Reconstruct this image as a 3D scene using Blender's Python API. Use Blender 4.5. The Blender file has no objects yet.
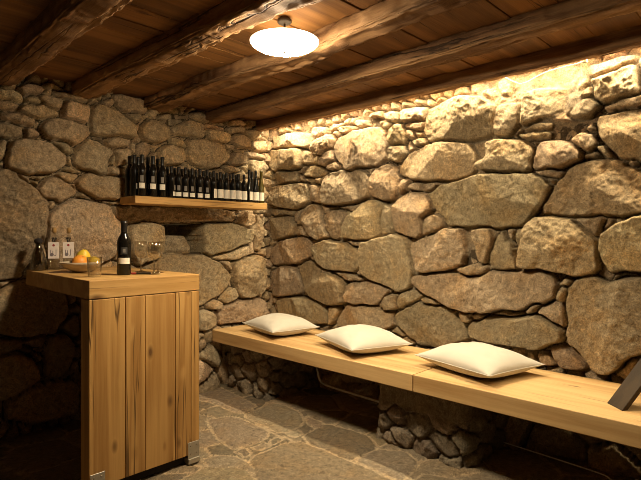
import bpy, bmesh, math, random
import numpy as np
from mathutils import Vector, Matrix, noise as mnoise

scene = bpy.context.scene
COL = scene.collection

# ---------------------------------------------------------------- camera
YAW = 45.95
cam_data = bpy.data.cameras.new('camera')
cam_data.sensor_width = 36.0
cam_data.lens = 508.0 / 641.0 * 36.0
cam_data.shift_y = -4.0 / 641.0
cam_data.clip_start = 0.02
cam = bpy.data.objects.new('camera', cam_data)
COL.objects.link(cam)
cam.location = (0, 0, 1.3)
cam.rotation_euler = (math.radians(90), 0, math.radians(-YAW))
scene.camera = cam

# ---------------------------------------------------------------- world, exposure, light levels
world = bpy.data.worlds.new('world')
scene.world = world
world.use_nodes = True
world.node_tree.nodes['Background'].inputs[0].default_value = (1.0, 0.62, 0.3, 1)
world.node_tree.nodes['Background'].inputs[1].default_value = 0.0
vs = scene.view_settings
vs.view_transform = 'Standard'
vs.look = 'None'
vs.gamma = 1.0
vs.use_curve_mapping = False
vs.exposure = 0.0
LAMP_STRENGTH = 205.0         # ceiling lamp, emission of its glass dish
LAMP_COLOR = (1.0, 0.83, 0.56)
STRIP_POWER = 80.0           # light strip behind the wall-side beam
STRIP_COLOR = (1.0, 0.82, 0.53)
cy = scene.cycles
cy.max_bounces = 10
cy.diffuse_bounces = 3
cy.transmission_bounces = 8
cy.sample_clamp_indirect = 4.0
cy.use_denoising = True
cy.filter_width = 0.8

# ---------------------------------------------------------------- outlines of the masonry (metres * 1000, on the wall planes)
STONES_RIGHT = [[3717,2249,3516,2256,3254,2228,3160,2157,3183,2094,3315,2102,3516,2109,3703,2141],[3731,2117,3543,2112,3327,2086,3290,2007,3303,1924,3439,1903,3676,1915,3745,1966],[3676,1898,3543,1909,3364,1888,3352,1802,3516,1789,3663,1790],[3676,1774,3439,1783,3218,1767,3195,1683,3207,1601,3364,1557,3543,1552,3690,1606,3731,1715],[3183,1740,3068,1740,3045,1658,3056,1594,3160,1599,3183,1666],[3148,2253,3012,2233,2989,2166,3102,2149,3183,2193],[3102,2149,2978,2180,2892,2121,2935,2047,3056,2006,3148,2049],[2902,2051,2838,2114,2695,2148,2539,2165,2454,2157,2372,2109,2340,2004,2355,1898,2464,1856,2596,1860,2756,1844,2838,1911,2892,1995],[3012,2025,2935,2032,2892,1948,2989,1894,3079,1927],[2978,1909,2860,1921,2807,1877,2870,1852,2967,1860],[3278,1872,3195,1922,3079,1895,3000,1839,3102,1816,3254,1836],[3113,1800,3023,1809,3045,1738,3113,1751],[3023,1705,2978,1806,2892,1846,2797,1845,2745,1813,2655,1832,2558,1801,2510,1738,2516,1657,2548,1615,2655,1580,2818,1569,3000,1567,3038,1625],[2675,2213,2655,2248,2558,2225,2548,2179,2635,2184],[2529,2205,2482,2227,2390,2205,2390,2162,2501,2171],[2860,2195,2776,2206,2655,2180,2695,2155,2818,2150],[2978,2244,2818,2243,2860,2210,2967,2211],[3278,2064,3195,2038,3176,1945,3266,1937],[3745,1542,3516,1552,3414,1531,3439,1498,3676,1487],[3717,1434,3595,1476,3452,1464,3389,1394,3402,1318,3516,1283,3676,1265,3725,1336],[3303,1494,3230,1558,3125,1578,3045,1502,3023,1429,2967,1356,2945,1285,3045,1257,3160,1301,3254,1376],[3012,1453,2956,1499,2860,1512,2797,1479,2797,1401,2828,1308,2892,1261,2945,1332],[2776,1370,2735,1446,2635,1511,2539,1582,2445,1585,2390,1553,2390,1481,2418,1395,2427,1308,2501,1264,2655,1270,2797,1285],[3717,1167,3609,1248,3339,1284,3195,1276,3160,1194,3195,1119,3339,1064,3543,1031,3690,1034,3737,1104],[3148,1210,2989,1253,2797,1246,2635,1203,2606,1143,2616,1053,2695,1007,2924,1008,3056,1050,3113,1129],[2776,1262,2655,1260,2567,1256,2586,1203,2695,1224],[3183,1161,3148,1169,3113,1097,3056,1050,3102,1048,3171,1087],[3339,1385,3278,1376,3218,1309,3315,1296],[3703,965,3569,1015,3389,1014,3315,967,3278,869,3303,792,3491,742,3676,727,3725,821],[3315,1018,3218,1071,3102,1059,2945,994,2797,939,2766,872,2766,772,2797,730,2967,722,3171,769,3254,837],[2935,994,2756,988,2616,965,2616,935,2776,941],[2756,888,2705,930,2577,933,2427,918,2337,871,2454,755,2655,744,2766,764],[3635,686,3465,736,3266,744,3056,714,2978,665,2967,555,3148,533,3595,567],[2967,698,2838,695,2881,597,2945,542,2978,633],[2860,615,2756,727,2539,737,2302,720,2302,621,2539,518,2860,537],[2495,1754,2457,1831,2366,1856,2278,1829,2235,1747,2244,1636,2296,1575,2375,1569,2467,1613,2498,1681],[2412,1443,2358,1528,2296,1511,2287,1383,2313,1312,2375,1320],[2278,1510,2227,1578,2143,1618,2014,1608,1952,1558,1968,1485,2014,1433,2022,1339,2078,1285,2176,1298,2261,1340,2292,1426],[2007,1433,1907,1450,1862,1423,1869,1351,1952,1325,2014,1298,2022,1379],[2160,1644,2119,1683,2046,1678,2046,1630],[2038,1664,1952,1678,1892,1660,1937,1630,2030,1623],[2235,1822,2160,1898,1999,1947,1847,1954,1676,1932,1622,1851,1615,1775,1635,1730,1676,1702,1789,1692,1952,1698,2143,1719,2227,1761],[1975,1599,1892,1647,1789,1670,1676,1673,1569,1702,1449,1710,1327,1699,1234,1679,1167,1634,1140,1587,1178,1510,1234,1444,1296,1362,1449,1359,1704,1368,1815,1370,1847,1429,1922,1517],[2244,1678,2202,1724,2160,1714,2185,1646,2235,1614],[2580,1129,2561,1248,2439,1271,2270,1322,2202,1300,2143,1225,2110,1102,2119,1019,2151,920,2244,872,2384,918,2513,954,2590,1009],[2143,1225,2062,1266,1937,1314,1832,1352,1732,1345,1649,1294,1622,1219,1635,1132,1760,1082,1937,1035,2030,1023,2094,1075],[2110,992,2046,1016,1847,1040,1714,1018,1578,1032,1449,1070,1292,1089,1178,1083,1123,1052,1100,994,1110,949,1116,910,1170,882,1215,883,1307,832,1441,823,1569,797,1676,790,1760,800,1907,845,2014,883,2086,925,2119,957],[2430,755,2349,835,2261,856,2270,757,2366,718],[2261,800,2227,866,2110,896,2054,852,2127,798,2235,753],[2054,832,2014,849,1907,832,1922,804,2046,806],[1774,1069,1635,1107,1539,1102,1543,1040,1676,1027],[1624,1336,1577,1366,1519,1359,1493,1298,1506,1238,1551,1126,1591,1113,1620,1199],[1713,1324,1658,1311,1631,1261,1624,1161,1644,1117,1713,1108,1741,1222],[1418,1340,1406,1310,1369,1239,1339,1134,1327,1082,1399,1084,1512,1085,1538,1121,1500,1201,1455,1286],[1339,1351,1298,1345,1303,1252,1327,1234,1349,1287],[1393,1346,1351,1346,1357,1287,1381,1275],[1286,1353,1228,1407,1117,1418,1012,1398,951,1333,887,1274,880,1116,902,1077,1022,1071,1161,1089,1297,1097,1321,1119,1297,1248],[997,1398,853,1405,892,1284,941,1333],[868,1253,844,1306,760,1377,671,1406,603,1409,570,1344,570,1120,724,1107,825,1113,858,1180],[1172,1472,1144,1561,1053,1665,981,1719,892,1731,797,1724,724,1678,654,1631,578,1586,578,1439,654,1430,844,1415,1022,1422,1177,1436],[873,1945,853,1974,760,1984,654,1986,578,1958,578,1713,654,1711,724,1714,788,1751,834,1824,863,1881],[1239,1727,1245,1785,1172,1879,1074,1866,1002,1830,966,1777,971,1745,1074,1717,1183,1705],[1228,1697,1128,1705,1064,1677,1069,1661,1194,1672],[1128,1952,1106,1960,971,1944,941,1935,1022,1903,1043,1884,1128,1907],[1012,1869,971,1907,902,1886,892,1821,926,1793,971,1820],[882,1804,834,1814,792,1747,834,1756],[926,1927,897,1938,892,1906,921,1905],[729,1714,689,1715,689,1685,724,1688],[1611,1779,1525,1807,1525,1905,1449,1926,1292,1893,1246,1847,1234,1799,1263,1733,1269,1705,1412,1712,1525,1722,1604,1748],[2022,2072,1991,2201,1847,2242,1704,2247,1569,2215,1472,2130,1497,2037,1504,1959,1622,1948,1847,1974,1975,1971],[2227,2207,2210,2253,2110,2256,1999,2230,2014,2151,2127,2149,2218,2164],[2532,2198,2476,2226,2402,2207,2430,2168,2513,2173],[2393,2162,2331,2189,2305,2149,2358,2121],[2331,2117,2227,2144,2185,2040,2202,1986,2313,1993,2358,2049],[2349,1955,2305,1985,2202,1980,2176,1921,2253,1866,2331,1889],[2176,2081,2119,2079,2119,2031,2168,2031],[2135,2006,2030,2019,2007,1969,2094,1973],[2202,2140,2143,2145,2014,2131,2030,2086,2176,2101],[2402,2251,2244,2238,2235,2187,2296,2176,2384,2204],[2551,2261,2421,2268,2412,2230,2513,2240],[1474,2120,1424,2147,1315,2133,1309,2080,1339,2015,1387,1951,1474,1951,1493,2026],[1292,2147,1257,2186,1156,2189,1017,2161,997,2102,1028,2053,1123,2031,1223,2008,1315,2005,1303,2091],[1292,1972,1211,1983,1123,1975,1134,1949,1280,1959],[1327,1937,1234,1947,1134,1938,1145,1906,1211,1903,1292,1914],[1134,1938,1070,1956,956,1944,1017,1893,1112,1890],[915,2252,898,2270,811,2280,712,2281,676,2272,683,2249,757,2237,834,2220,890,2211,911,2224],[907,2179,874,2203,772,2219,690,2230,672,2205,668,2112,683,2081,772,2065,850,2054,890,2096],[665,2261,611,2256,611,2116,654,2117,665,2195],[757,2045,654,2051,611,2034,611,2001,712,2007,834,2016],[1024,2022,931,2095,890,2079,858,2038,915,1994,998,1999],[964,2120,915,2163,902,2116,939,2101],[1027,992,1002,1038,902,1060,816,1034,742,1059,654,1074,570,1074,553,706,654,665,720,639,772,565,817,534,873,530,921,563,971,613,1027,659,1045,705,1045,859],[1205,837,1150,893,1112,919,1059,874,1053,754,1106,775],[1112,930,1101,976,1053,996,1048,958,1064,907,1096,909],[1090,1010,1053,1040,1017,1037,1038,1013],[1286,840,1228,875,1189,873,1217,824,1262,808],[1680,653,1639,712,1543,763,1379,787,1215,811,1148,785,1084,742,1068,689,1100,655,1204,610,1379,604,1569,606,1663,624],[1127,631,1084,648,990,614,920,561,930,538,1052,510,1094,558],[1491,799,1319,823,1284,804,1453,779],[1204,579,1138,584,1094,524,1170,522],[788,537,712,632,690,631,738,517],[2284,698,2199,764,2051,812,1912,798,1751,769,1695,699,1674,614,1779,548,1897,504,2067,504,2216,594,2284,642],[1751,782,1667,766,1660,722,1695,693,1772,741],[1653,755,1600,779,1560,771,1613,734]]
STONES_BACK = [[949,1881,1003,1927,1136,1936,1241,1912,1289,1854,1283,1795,1217,1738,1057,1714,955,1732,947,1821],[1147,2031,1194,2089,1253,2109,1351,2102,1453,2085,1466,2034,1414,1980,1351,1939,1253,1958,1182,1967],[1295,2131,1289,2194,1320,2242,1459,2239,1466,2187,1440,2103,1376,2099],[1024,2152,1091,2170,1182,2168,1241,2154,1253,2124,1159,2098,1057,2097,1022,2121],[897,2217,960,2242,1024,2231,1041,2197,1013,2174,897,2187],[897,2169,949,2174,1024,2158,1003,2117,939,2112,897,2122],[918,2084,1003,2111,1057,2097,1107,2087,1102,2042,1003,2045,918,2061],[897,2004,960,2032,1024,2012,1035,1953,960,1936,897,1945],[1019,2260,1057,2305,1124,2313,1159,2289,1136,2253,1057,2231],[1057,2213,1102,2234,1147,2193,1113,2174,1052,2187],[1130,2240,1205,2255,1283,2245,1277,2192,1241,2166,1182,2181],[1046,2003,1102,2030,1136,1979,1102,1950,1046,1954],[1229,1929,1283,1949,1357,1907,1338,1879,1277,1884],[1241,2294,1351,2284,1453,2265,1427,2246,1326,2253,1241,2268],[944,2286,1003,2299,992,2254,939,2249],[897,1862,934,1914,955,1893,928,1806,897,1785],[1481,2212,1508,2244,1623,2238,1737,2195,1803,2142,1789,2041,1623,2038,1481,2038],[1372,1918,1462,2002,1534,1978,1637,1907,1596,1850,1582,1767,1528,1748,1410,1784,1359,1825],[1871,2153,1933,2206,2012,2205,2094,2165,2094,2090,2012,2042,1902,2042,1864,2094],[1637,2316,1651,2353,1752,2353,1887,2343,1910,2268,1841,2248,1737,2237,1694,2264],[1555,2273,1623,2313,1651,2298,1610,2249],[1715,2212,1781,2245,1856,2244,1841,2184,1796,2170],[1582,1998,1651,2035,1766,2031,1752,1986,1680,1956,1596,1959],[1644,1924,1708,1960,1766,1939,1737,1851,1673,1823],[1596,1850,1644,1903,1658,1857,1616,1831],[2012,1983,2094,2030,2212,2030,2247,1950,2212,1900,2061,1870,2004,1908],[2111,2100,2212,2084,2265,2029,2212,2046,2111,2055],[1996,2246,2111,2281,2247,2274,2178,2201,2078,2215],[2114,2138,2172,2210,2276,2258,2412,2264,2430,2156,2366,2123,2207,2132],[2449,2207,2515,2225,2672,2199,2682,2142,2612,2117,2468,2129],[2268,2094,2440,2126,2534,2106,2612,2084,2682,2018,2652,1957,2573,1900,2421,1885,2276,1917,2268,2009],[2692,1961,2733,2049,2848,2037,2859,1970,2754,1926],[2733,2183,2816,2220,2902,2189,2902,2112,2795,2107,2713,2138],[2859,2260,2989,2288,3046,2226,2923,2189],[2672,2257,2775,2289,2848,2275,2816,2237,2682,2217],[2682,2316,2795,2351,2880,2323,2713,2288],[2923,2123,2956,2171,3080,2205,3091,2109,2967,2094],[2632,2111,2743,2117,2733,2082,2652,2089],[2880,2067,3057,2070,3080,2020,2923,2020],[2923,2003,3057,2017,3057,1859,2967,1834,2902,1932],[2294,2315,2384,2347,2458,2336,2458,2280,2312,2271],[2056,2251,2172,2286,2259,2286,2190,2228,2089,2212],[2612,1920,2775,1928,2795,1888,2672,1876],[816,1705,887,1717,949,1723,1003,1692,1091,1619,1176,1531,1184,1449,1174,1340,1140,1240,1054,1078,1021,1035,908,1028,816,1031],[1130,1616,1170,1669,1229,1705,1289,1671,1351,1624,1376,1599,1326,1558,1265,1541,1170,1574],[1376,1691,1453,1737,1670,1735,1728,1663,1670,1569,1532,1575,1414,1628],[1241,1725,1289,1749,1389,1731,1351,1683,1277,1683],[1289,1761,1314,1783,1382,1751,1351,1741],[1074,1673,1124,1659,1130,1634,1091,1631],[1003,1698,1068,1691,1113,1627,1057,1641],[1194,1538,1229,1546,1223,1489,1194,1487],[1199,1408,1241,1491,1351,1554,1492,1542,1621,1513,1656,1446,1699,1391,1677,1280,1663,1169,1600,1129,1440,1068,1229,1078,1188,1231],[1764,1364,1816,1400,1970,1408,2042,1367,2050,1293,2034,1174,1986,1072,1816,1079,1771,1180,1757,1279],[1647,1508,1762,1526,2330,1535,2754,1527,2764,1460,2672,1416,2421,1427,2023,1415,1791,1407,1661,1432],[2827,1521,2934,1537,2945,1430,2859,1394,2775,1418],[2945,1516,3034,1449,3057,1292,3034,1152,2967,1171,2967,1275,2913,1343,2956,1413],[2412,1372,2477,1413,2713,1417,2827,1385,2902,1361,2902,1275,2859,1224,2672,1177,2554,1130,2430,1150,2412,1261],[2515,1115,2672,1177,2859,1224,2848,1122,2775,1082,2593,1093],[2869,1224,2945,1266,2967,1153,2880,1130],[2612,1071,2672,1077,2733,1008,2713,976],[1876,1115,2034,1143,2434,1128,2547,1093,2636,1016,2702,938,2656,850,2557,776,2434,723,2271,684,2002,728,1876,942],[2712,1042,2816,1105,3011,1108,3079,1057,3095,862,3061,759,2916,728,2788,756,2726,920],[2586,741,2636,794,2716,837,2768,749,2666,701],[2452,713,2528,746,2596,707,2567,661,2490,669],[2557,622,2646,678,2830,719,3027,718,3106,676,3106,561,2938,528,2788,520,2567,523],[2360,667,2471,663,2538,600,2557,524,2434,492,2360,518],[797,913,897,924,1003,996,1170,1006,1289,934,1310,760,1229,642,1076,632,897,688,797,740],[1170,483,1209,602,1289,612,1351,538,1340,388,1269,316,1190,353],[797,538,897,530,1003,542,1094,475,1122,367,1057,298,897,234,797,258],[949,242,1113,307,1372,273,1382,53,1076,69,949,122],[1048,595,1113,627,1190,605,1132,552],[1269,679,1372,753,1382,577,1310,631],[863,634,1021,630,1039,566,897,550]]
NICHE = [[2039,1397,2430,1404,2412,1139,2039,1149],[2048,1271,2089,1308,2259,1308,2321,1215,2321,1145,2056,1149]]
FLAGSTONES = [[2479,3866,2550,3712,2525,3434,2477,3080,2273,3022,2271,3357,2238,3489,2261,3781],[2271,2997,2622,3027,2607,2734,2506,2589,2413,2531,2246,2535,2237,2640],[2263,2518,2345,2514,2345,2432,2252,2415],[2036,3102,2225,3015,2204,2602,2097,2531,1868,2540,1888,2748],[1852,2518,1933,2513,1906,2423,1854,2402],[1966,2499,2069,2496,2056,2426,1955,2431],[2099,2486,2186,2505,2181,2444,2073,2429],[1644,2564,1742,2536,1804,2472,1827,2393,1790,2209,1616,2388],[2581,2647,2572,2469,2489,2354,2461,2433,2486,2531],[2305,2399,2582,2424,2615,2101,2501,1920,2232,1917,2248,2142,2252,2259],[2243,1905,2474,1928,2579,1780,2500,1622,2288,1580,2249,1589],[1855,2380,2148,2390,2236,2345,2247,2178,2229,1844,2223,1579,1945,1456,1606,1684,1648,2007],[1610,2466,1778,2365,1714,2121,1483,1933,1326,2160,1425,2420],[2222,1533,2411,1532,2499,1309,2243,1026,1951,1214]]

WALL_X = 3.22      # bottom of the joints of the right wall
WALL_Y = 3.77      # bottom of the joints of the back wall
CEIL = 2.36
BEAM_Z = 2.28
SEAT_Z = 0.5
COUNTER_Z = 1.08
SHELF_Z = 1.585

# ================================================================ helpers
def tag(o, label=None, cat=None, group=None, kind=None):
    if label: o['label'] = label
    if cat: o['category'] = cat
    if group: o['group'] = group
    if kind: o['kind'] = kind
    return o

def thing(name, label, cat, loc=(0, 0, 0), rz=0.0, group=None):
    o = bpy.data.objects.new(name, None)
    o.empty_display_size = 0.05
    COL.objects.link(o)
    o.location = loc
    o.rotation_euler = (0, 0, rz)
    return tag(o, label, cat, group)

def link_mesh(name, me, mat, parent=None, loc=None):
    o = bpy.data.objects.new(name, me)
    COL.objects.link(o)
    if mat: me.materials.append(mat)
    if parent: o.parent = parent
    if loc is not None: o.location = loc
    return o

def obj(name, bm, mat, parent=None, loc=None, smooth=False, origin=(0, 0, 0)):
    if any(origin):
        bmesh.ops.translate(bm, verts=bm.verts, vec=-Vector(origin))
    bmesh.ops.recalc_face_normals(bm, faces=bm.faces)
    me = bpy.data.meshes.new(name)
    bm.to_mesh(me); bm.free()
    if smooth:
        for p in me.polygons: p.use_smooth = True
    return link_mesh(name, me, mat, parent, loc)

def add_box(bm, lo, hi, bevel=0.0, seg=2):
    c = [(a + b) / 2 for a, b in zip(lo, hi)]
    s = [b - a for a, b in zip(lo, hi)]
    r = bmesh.ops.create_cube(bm, size=1.0, matrix=Matrix.Translation(c) @ Matrix.Diagonal((*s, 1)))
    vs_ = r['verts']
    if bevel > 0:
        es = list({e for v in vs_ for e in v.link_edges})
        bmesh.ops.bevel(bm, geom=es, offset=bevel, segments=seg, affect='EDGES', profile=0.5)

def box(lo, hi, bevel=0.0, seg=2):
    bm = bmesh.new(); add_box(bm, lo, hi, bevel, seg); return bm

def add_lathe(bm, prof, n=32, center=(0, 0, 0)):
    rings = []
    for r, z in prof:
        if r < 1e-6:
            rings.append([bm.verts.new((center[0], center[1], center[2] + z))])
        else:
            rings.append([bm.verts.new((center[0] + r * math.cos(2 * math.pi * k / n), center[1] + r * math.sin(2 * math.pi * k / n), center[2] + z)) for k in range(n)])
    for a, b in zip(rings, rings[1:]):
        for k in range(n):
            k2 = (k + 1) % n
            if len(a) == 1 and len(b) == 1: continue
            if len(a) == 1: bm.faces.new((a[0], b[k2], b[k]))
            elif len(b) == 1: bm.faces.new((a[k], a[k2], b[0]))
            else: bm.faces.new((a[k], a[k2], b[k2], b[k]))

def lathe(prof, n=32, center=(0, 0, 0)):
    bm = bmesh.new(); add_lathe(bm, prof, n, center); return bm

def add_tube(bm, pts, r, n=8):
    pts = [Vector(p) for p in pts]
    rings = []
    up = Vector((0.13, 0.27, 0.95)).normalized()
    for i, p in enumerate(pts):
        t = (pts[min(i + 1, len(pts) - 1)] - pts[max(i - 1, 0)]).normalized()
        a = t.cross(up)
        if a.length < 0.1: a = t.cross(Vector((1, 0, 0)))
        a.normalize(); b = t.cross(a)
        rr = r[i] if isinstance(r, (list, tuple)) else r
        rings.append([bm.verts.new(p + a * rr * math.cos(2 * math.pi * k / n) + b * rr * math.sin(2 * math.pi * k / n)) for k in range(n)])
    for a, b in zip(rings, rings[1:]):
        for k in range(n):
            bm.faces.new((a[k], a[(k + 1) % n], b[(k + 1) % n], b[k]))
    bm.faces.new(rings[0][::-1]); bm.faces.new(rings[-1])

def tube(pts, r, n=8):
    bm = bmesh.new(); add_tube(bm, pts, r, n); return bm

def spline(pts, m=8):
    P = [Vector(p) for p in pts]; P = [P[0] * 2 - P[1]] + P + [P[-1] * 2 - P[-2]]
    out = []
    for i in range(1, len(P) - 2):
        for k in range(m):
            t = k / m
            a, b, c, d = P[i - 1:i + 3]
            out.append(0.5 * ((2 * b) + (c - a) * t + (2 * a - 5 * b + 4 * c - d) * t * t + (3 * b - a - 3 * c + d) * t ** 3))
    return out + [P[-2]]

# ---------------------------------------------------------------- numpy noise
def _hash(ix, iy, iz, seed):
    h = (ix * 374761393 + iy * 668265263 + iz * 2147483647 + seed * 1442695041) & 0xFFFFFFFF
    h = ((h ^ (h >> 13)) * 1274126177) & 0xFFFFFFFF
    h = ((h ^ (h >> 16)) * 2246822519) & 0xFFFFFFFF
    return ((h ^ (h >> 15)) & 0xFFFF) / 65535.0 * 2 - 1

def vn(x, y, z=None, seed=0):
    if z is None: z = np.zeros_like(x)
    xi = np.floor(x).astype(np.int64); yi = np.floor(y).astype(np.int64); zi = np.floor(z).astype(np.int64)
    fx = x - xi; fy = y - yi; fz = z - zi
    fx = fx * fx * fx * (fx * (fx * 6 - 15) + 10); fy = fy * fy * fy * (fy * (fy * 6 - 15) + 10); fz = fz * fz * (3 - 2 * fz)
    r = 0
    for dz in (0, 1):
        if dz == 1 and not fz.any(): continue
        wz = fz if dz else 1 - fz
        for dy in (0, 1):
            wy = fy if dy else 1 - fy
            for dx in (0, 1):
                wx = fx if dx else 1 - fx
                r = r + _hash(xi + dx, yi + dy, zi + dz, seed) * wx * wy * wz
    return r

def fbm(x, y, f, octv=3, seed=0, gain=0.5, z=None):
    r = 0; a = 1.0
    for k in range(octv):
        ca, sa = math.cos(0.7 * k + 0.4), math.sin(0.7 * k + 0.4)
        X = (x * ca - y * sa) * f; Y = (x * sa + y * ca) * f
        r = r + a * vn(X + 13.7 * k, Y + 5.1 * k, None if z is None else z * f, seed + k * 17)
        f *= 2.1; a *= gain
    return r

# ---------------------------------------------------------------- masonry relief
def chaikin(p, n=2):
    p = np.asarray(p, float)
    for _ in range(n):
        q = np.roll(p, -1, axis=0)
        p = np.stack([p * 0.89 + q * 0.11, p * 0.11 + q * 0.89], 1).reshape(-1, 2)
    return p

def poly_sd(px, py, poly):
    a = poly; b = np.roll(poly, -1, axis=0)
    d2 = np.full(px.shape, 1e9); ins = np.zeros(px.shape, bool)
    for (ax, ay), (bx, by) in zip(a, b):
        ex, ey = bx - ax, by - ay
        L2 = ex * ex + ey * ey + 1e-12
        t = np.clip(((px - ax) * ex + (py - ay) * ey) / L2, 0, 1)
        d2 = np.minimum(d2, (px - ax - t * ex) ** 2 + (py - ay - t * ey) ** 2)
        c = (ay > py) != (by > py)
        with np.errstate(divide='ignore', invalid='ignore'):
            xc = ax + (py - ay) * ex / (ey if abs(ey) > 1e-12 else 1e-12)
        ins ^= c & (px < xc)
    d = np.sqrt(d2)
    return np.where(ins, d, -d)

def stone_tints(n, rng, base, spread):
    t = np.tile(np.array(base), (n, 1)) * (1 + rng.normal(0, spread, (n, 1)))
    t *= 1 + rng.normal(0, 0.022, (n, 3)) * np.array([1, 0.5, 1.5])
    return np.clip(t, 0.02, 0.9)

def relief(us, vs, polys, seed, depth=0.09, fill_r=0.075, big_r=0.26, gap=0.003, base=(0.45, 0.345, 0.22),
           mortar=(0.10, 0.075, 0.048), rough=1.0, aniso=1.0, fill_k=0.72, spread=0.12, warp=0.007, grow=0.011, rmax=0.013, pale=None, fill_min=0.012):
    rng = np.random.default_rng(seed)
    U, V = np.meshgrid(us, vs, indexing='ij')
    wu = U + warp * fbm(U, V, 9, 4, seed + 1, 0.6); wv = V + warp * fbm(U, V, 9, 4, seed + 50, 0.6)
    best = np.full(U.shape, -1.0); sec = np.full(U.shape, -1.0); ids = np.full(U.shape, -1, int); inr = []
    for i, p in enumerate(polys):
        P = chaikin(np.array(p).reshape(-1, 2) / 1000.0, 1)
        m = 0.3
        iu = np.where((us > P[:, 0].min() - m) & (us < P[:, 0].max() + m))[0]
        iv = np.where((vs > P[:, 1].min() - m) & (vs < P[:, 1].max() + m))[0]
        if len(iu) == 0 or len(iv) == 0:
            inr.append(0.05); continue
        sl = np.ix_(iu, iv)
        sd = poly_sd(wu[sl], wv[sl], P)
        inr.append(max(0.012, sd.max()))
        b = best[sl]; s2 = sec[sl]; k = sd > b
        s2 = np.where(k, b, np.maximum(s2, sd)); sec[sl] = s2
        b[k] = sd[k]; best[sl] = b
        t = ids[sl]; t[k] = i; ids[sl] = t
    nt = len(polys)
    # every traced stone grows a little until it meets its neighbour
    best = np.minimum(best + grow, np.where(sec > -0.9, (best - sec) * 0.5 - 0.0025, best + grow))
    ids = np.where(best > 0, ids, -1)
    out = -best
    # small stones wedged in the joints, bigger ones where nothing was traced
    seeds = []
    du, dv = us[-1] - us[0], vs[-1] - vs[0]
    cand = np.stack([us[0] + du * rng.random(9000), vs[0] + dv * rng.random(9000)], 1)
    ci = np.searchsorted(us, cand[:, 0]).clip(0, len(us) - 1); cj = np.searchsorted(vs, cand[:, 1]).clip(0, len(vs) - 1)
    co = out[ci, cj]
    S = np.zeros((0, 2)); SR = np.zeros(0)
    for c, o in zip(cand, co):
        if o < fill_min: continue
        r = fill_r * (0.7 + 0.7 * rng.random()) if o < 0.13 else big_r * (0.6 + 0.8 * rng.random())
        if len(S):
            d = np.hypot(S[:, 0] - c[0], (S[:, 1] - c[1]) * aniso)
            if (d < np.minimum(SR, r) * 0.5 + r * 0.5).any(): continue
        S = np.vstack([S, c]); SR = np.append(SR, r)
    f1 = np.full(U.shape, 1e9); f2 = f1.copy(); n1 = np.zeros(U.shape, int); n2 = n1.copy()
    for k in range(len(S)):
        d = np.hypot(wu - S[k, 0], (wv - S[k, 1]) * aniso)
        c1 = d < f1
        c2 = (~c1) & (d < f2)
        f2 = np.where(c1, f1, np.where(c2, d, f2)); n2 = np.where(c1, n1, np.where(c2, k, n2))
        f1 = np.where(c1, d, f1); n1 = np.where(c1, k, n1)
    if len(S) > 1:
        sep = np.hypot(S[n1, 0] - S[n2, 0], (S[n1, 1] - S[n2, 1]) * aniso) + 1e-6
        e = (f2 ** 2 - f1 ** 2) / (2 * sep) + min(0.0, grow)
        sdf = np.minimum(e - 0.004, np.where(best > -0.9, out - max(0.008, fill_min * 0.4), e))
    else:
        sdf = np.full(U.shape, -1.0)
    use = (best <= 0) & (sdf > 0)
    sd = np.where(best > 0, best, np.where(use, sdf, -0.001))
    ids = np.where(best > 0, ids, np.where(use, nt + n1, -1))
    inr = np.concatenate([np.array(inr).reshape(-1), SR * 0.45 if len(SR) else np.zeros(0)])
    n = len(inr)
    # profile of each stone: rounded shoulder, a face broken into a few planes
    D = depth * (0.86 + 0.28 * rng.random(n))
    D[nt:] *= np.where(SR < fill_r * 1.5, fill_k, 0.95)
    D *= np.clip(0.55 + inr / 0.10 * 0.5, 0.55, 1.05)
    Rr = np.clip(inr * 0.42, 0.008, rmax)
    g = np.clip(ids, 0, n - 1)
    x = np.clip((sd - gap) / Rr[g], 0, 1)
    prof = np.clip(1 - (1 - x) ** 2.2, 0, 1) ** 0.6
    cen = np.zeros((n, 2))
    cnt = np.bincount(g[ids >= 0], minlength=n) + 1e-9
    cen[:, 0] = np.bincount(g[ids >= 0], weights=U[ids >= 0], minlength=n) / cnt
    cen[:, 1] = np.bincount(g[ids >= 0], weights=V[ids >= 0], minlength=n) / cnt
    ru = U - cen[g, 0]; rv = V - cen[g, 1]
    fac = np.full(U.shape, 1e9)
    for k in range(5):
        th = rng.random(n) * 6.283; sl_ = rng.random(n) * 0.58 * rough; of = rng.random(n) * 0.35 * inr * 0.5
        fac = np.minimum(fac, of[g] + sl_[g] * (np.cos(th)[g] * ru + np.sin(th)[g] * rv))
    fac = np.clip(fac, -0.05, 0.03)
    rg = rng.random(n) * 0.7 + 0.35
    q1 = U + 0.03 * fbm(U, V, 8, 3, seed + 8); q2 = V + 0.03 * fbm(U, V, 8, 3, seed + 88)
    rid = 1 - 2 * np.abs(fbm(q1, q2, 13, 4, seed + 9, 0.6))
    nz = 0.006 * fbm(U, V, 6, 2, seed + 5) + rg[g] * rough * (0.0045 * rid + 0.007 * np.abs(fbm(q1, q2, 5, 2, seed + 71, 0.5)) + 0.006 * fbm(U, V, 34, 3, seed + 11, 0.7))
    h = np.where(ids >= 0, prof * (D[g] + fac + nz), 0.0)
    h = h + np.where(ids >= 0, 0, 0.004 * fbm(U, V, 25, 2, seed + 21) + 0.004)
    tint = stone_tints(n, rng, base, spread)[g]
    tint = np.where((ids >= 0)[..., None], tint, np.array(mortar))
    if pale is not None:
        w = np.clip(pale(U, V) + 0.25 * fbm(U, V, 6, 2, seed + 33), 0, 1)
        fillh = w * depth * (0.42 + 0.14 * fbm(U, V, 12, 3, seed + 34))
        k = fillh > h
        tint = np.where(k[..., None], np.array((0.34, 0.27, 0.185)), tint)
        h = np.maximum(h, fillh)
    return U, V, h, tint, ids, sd

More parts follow.
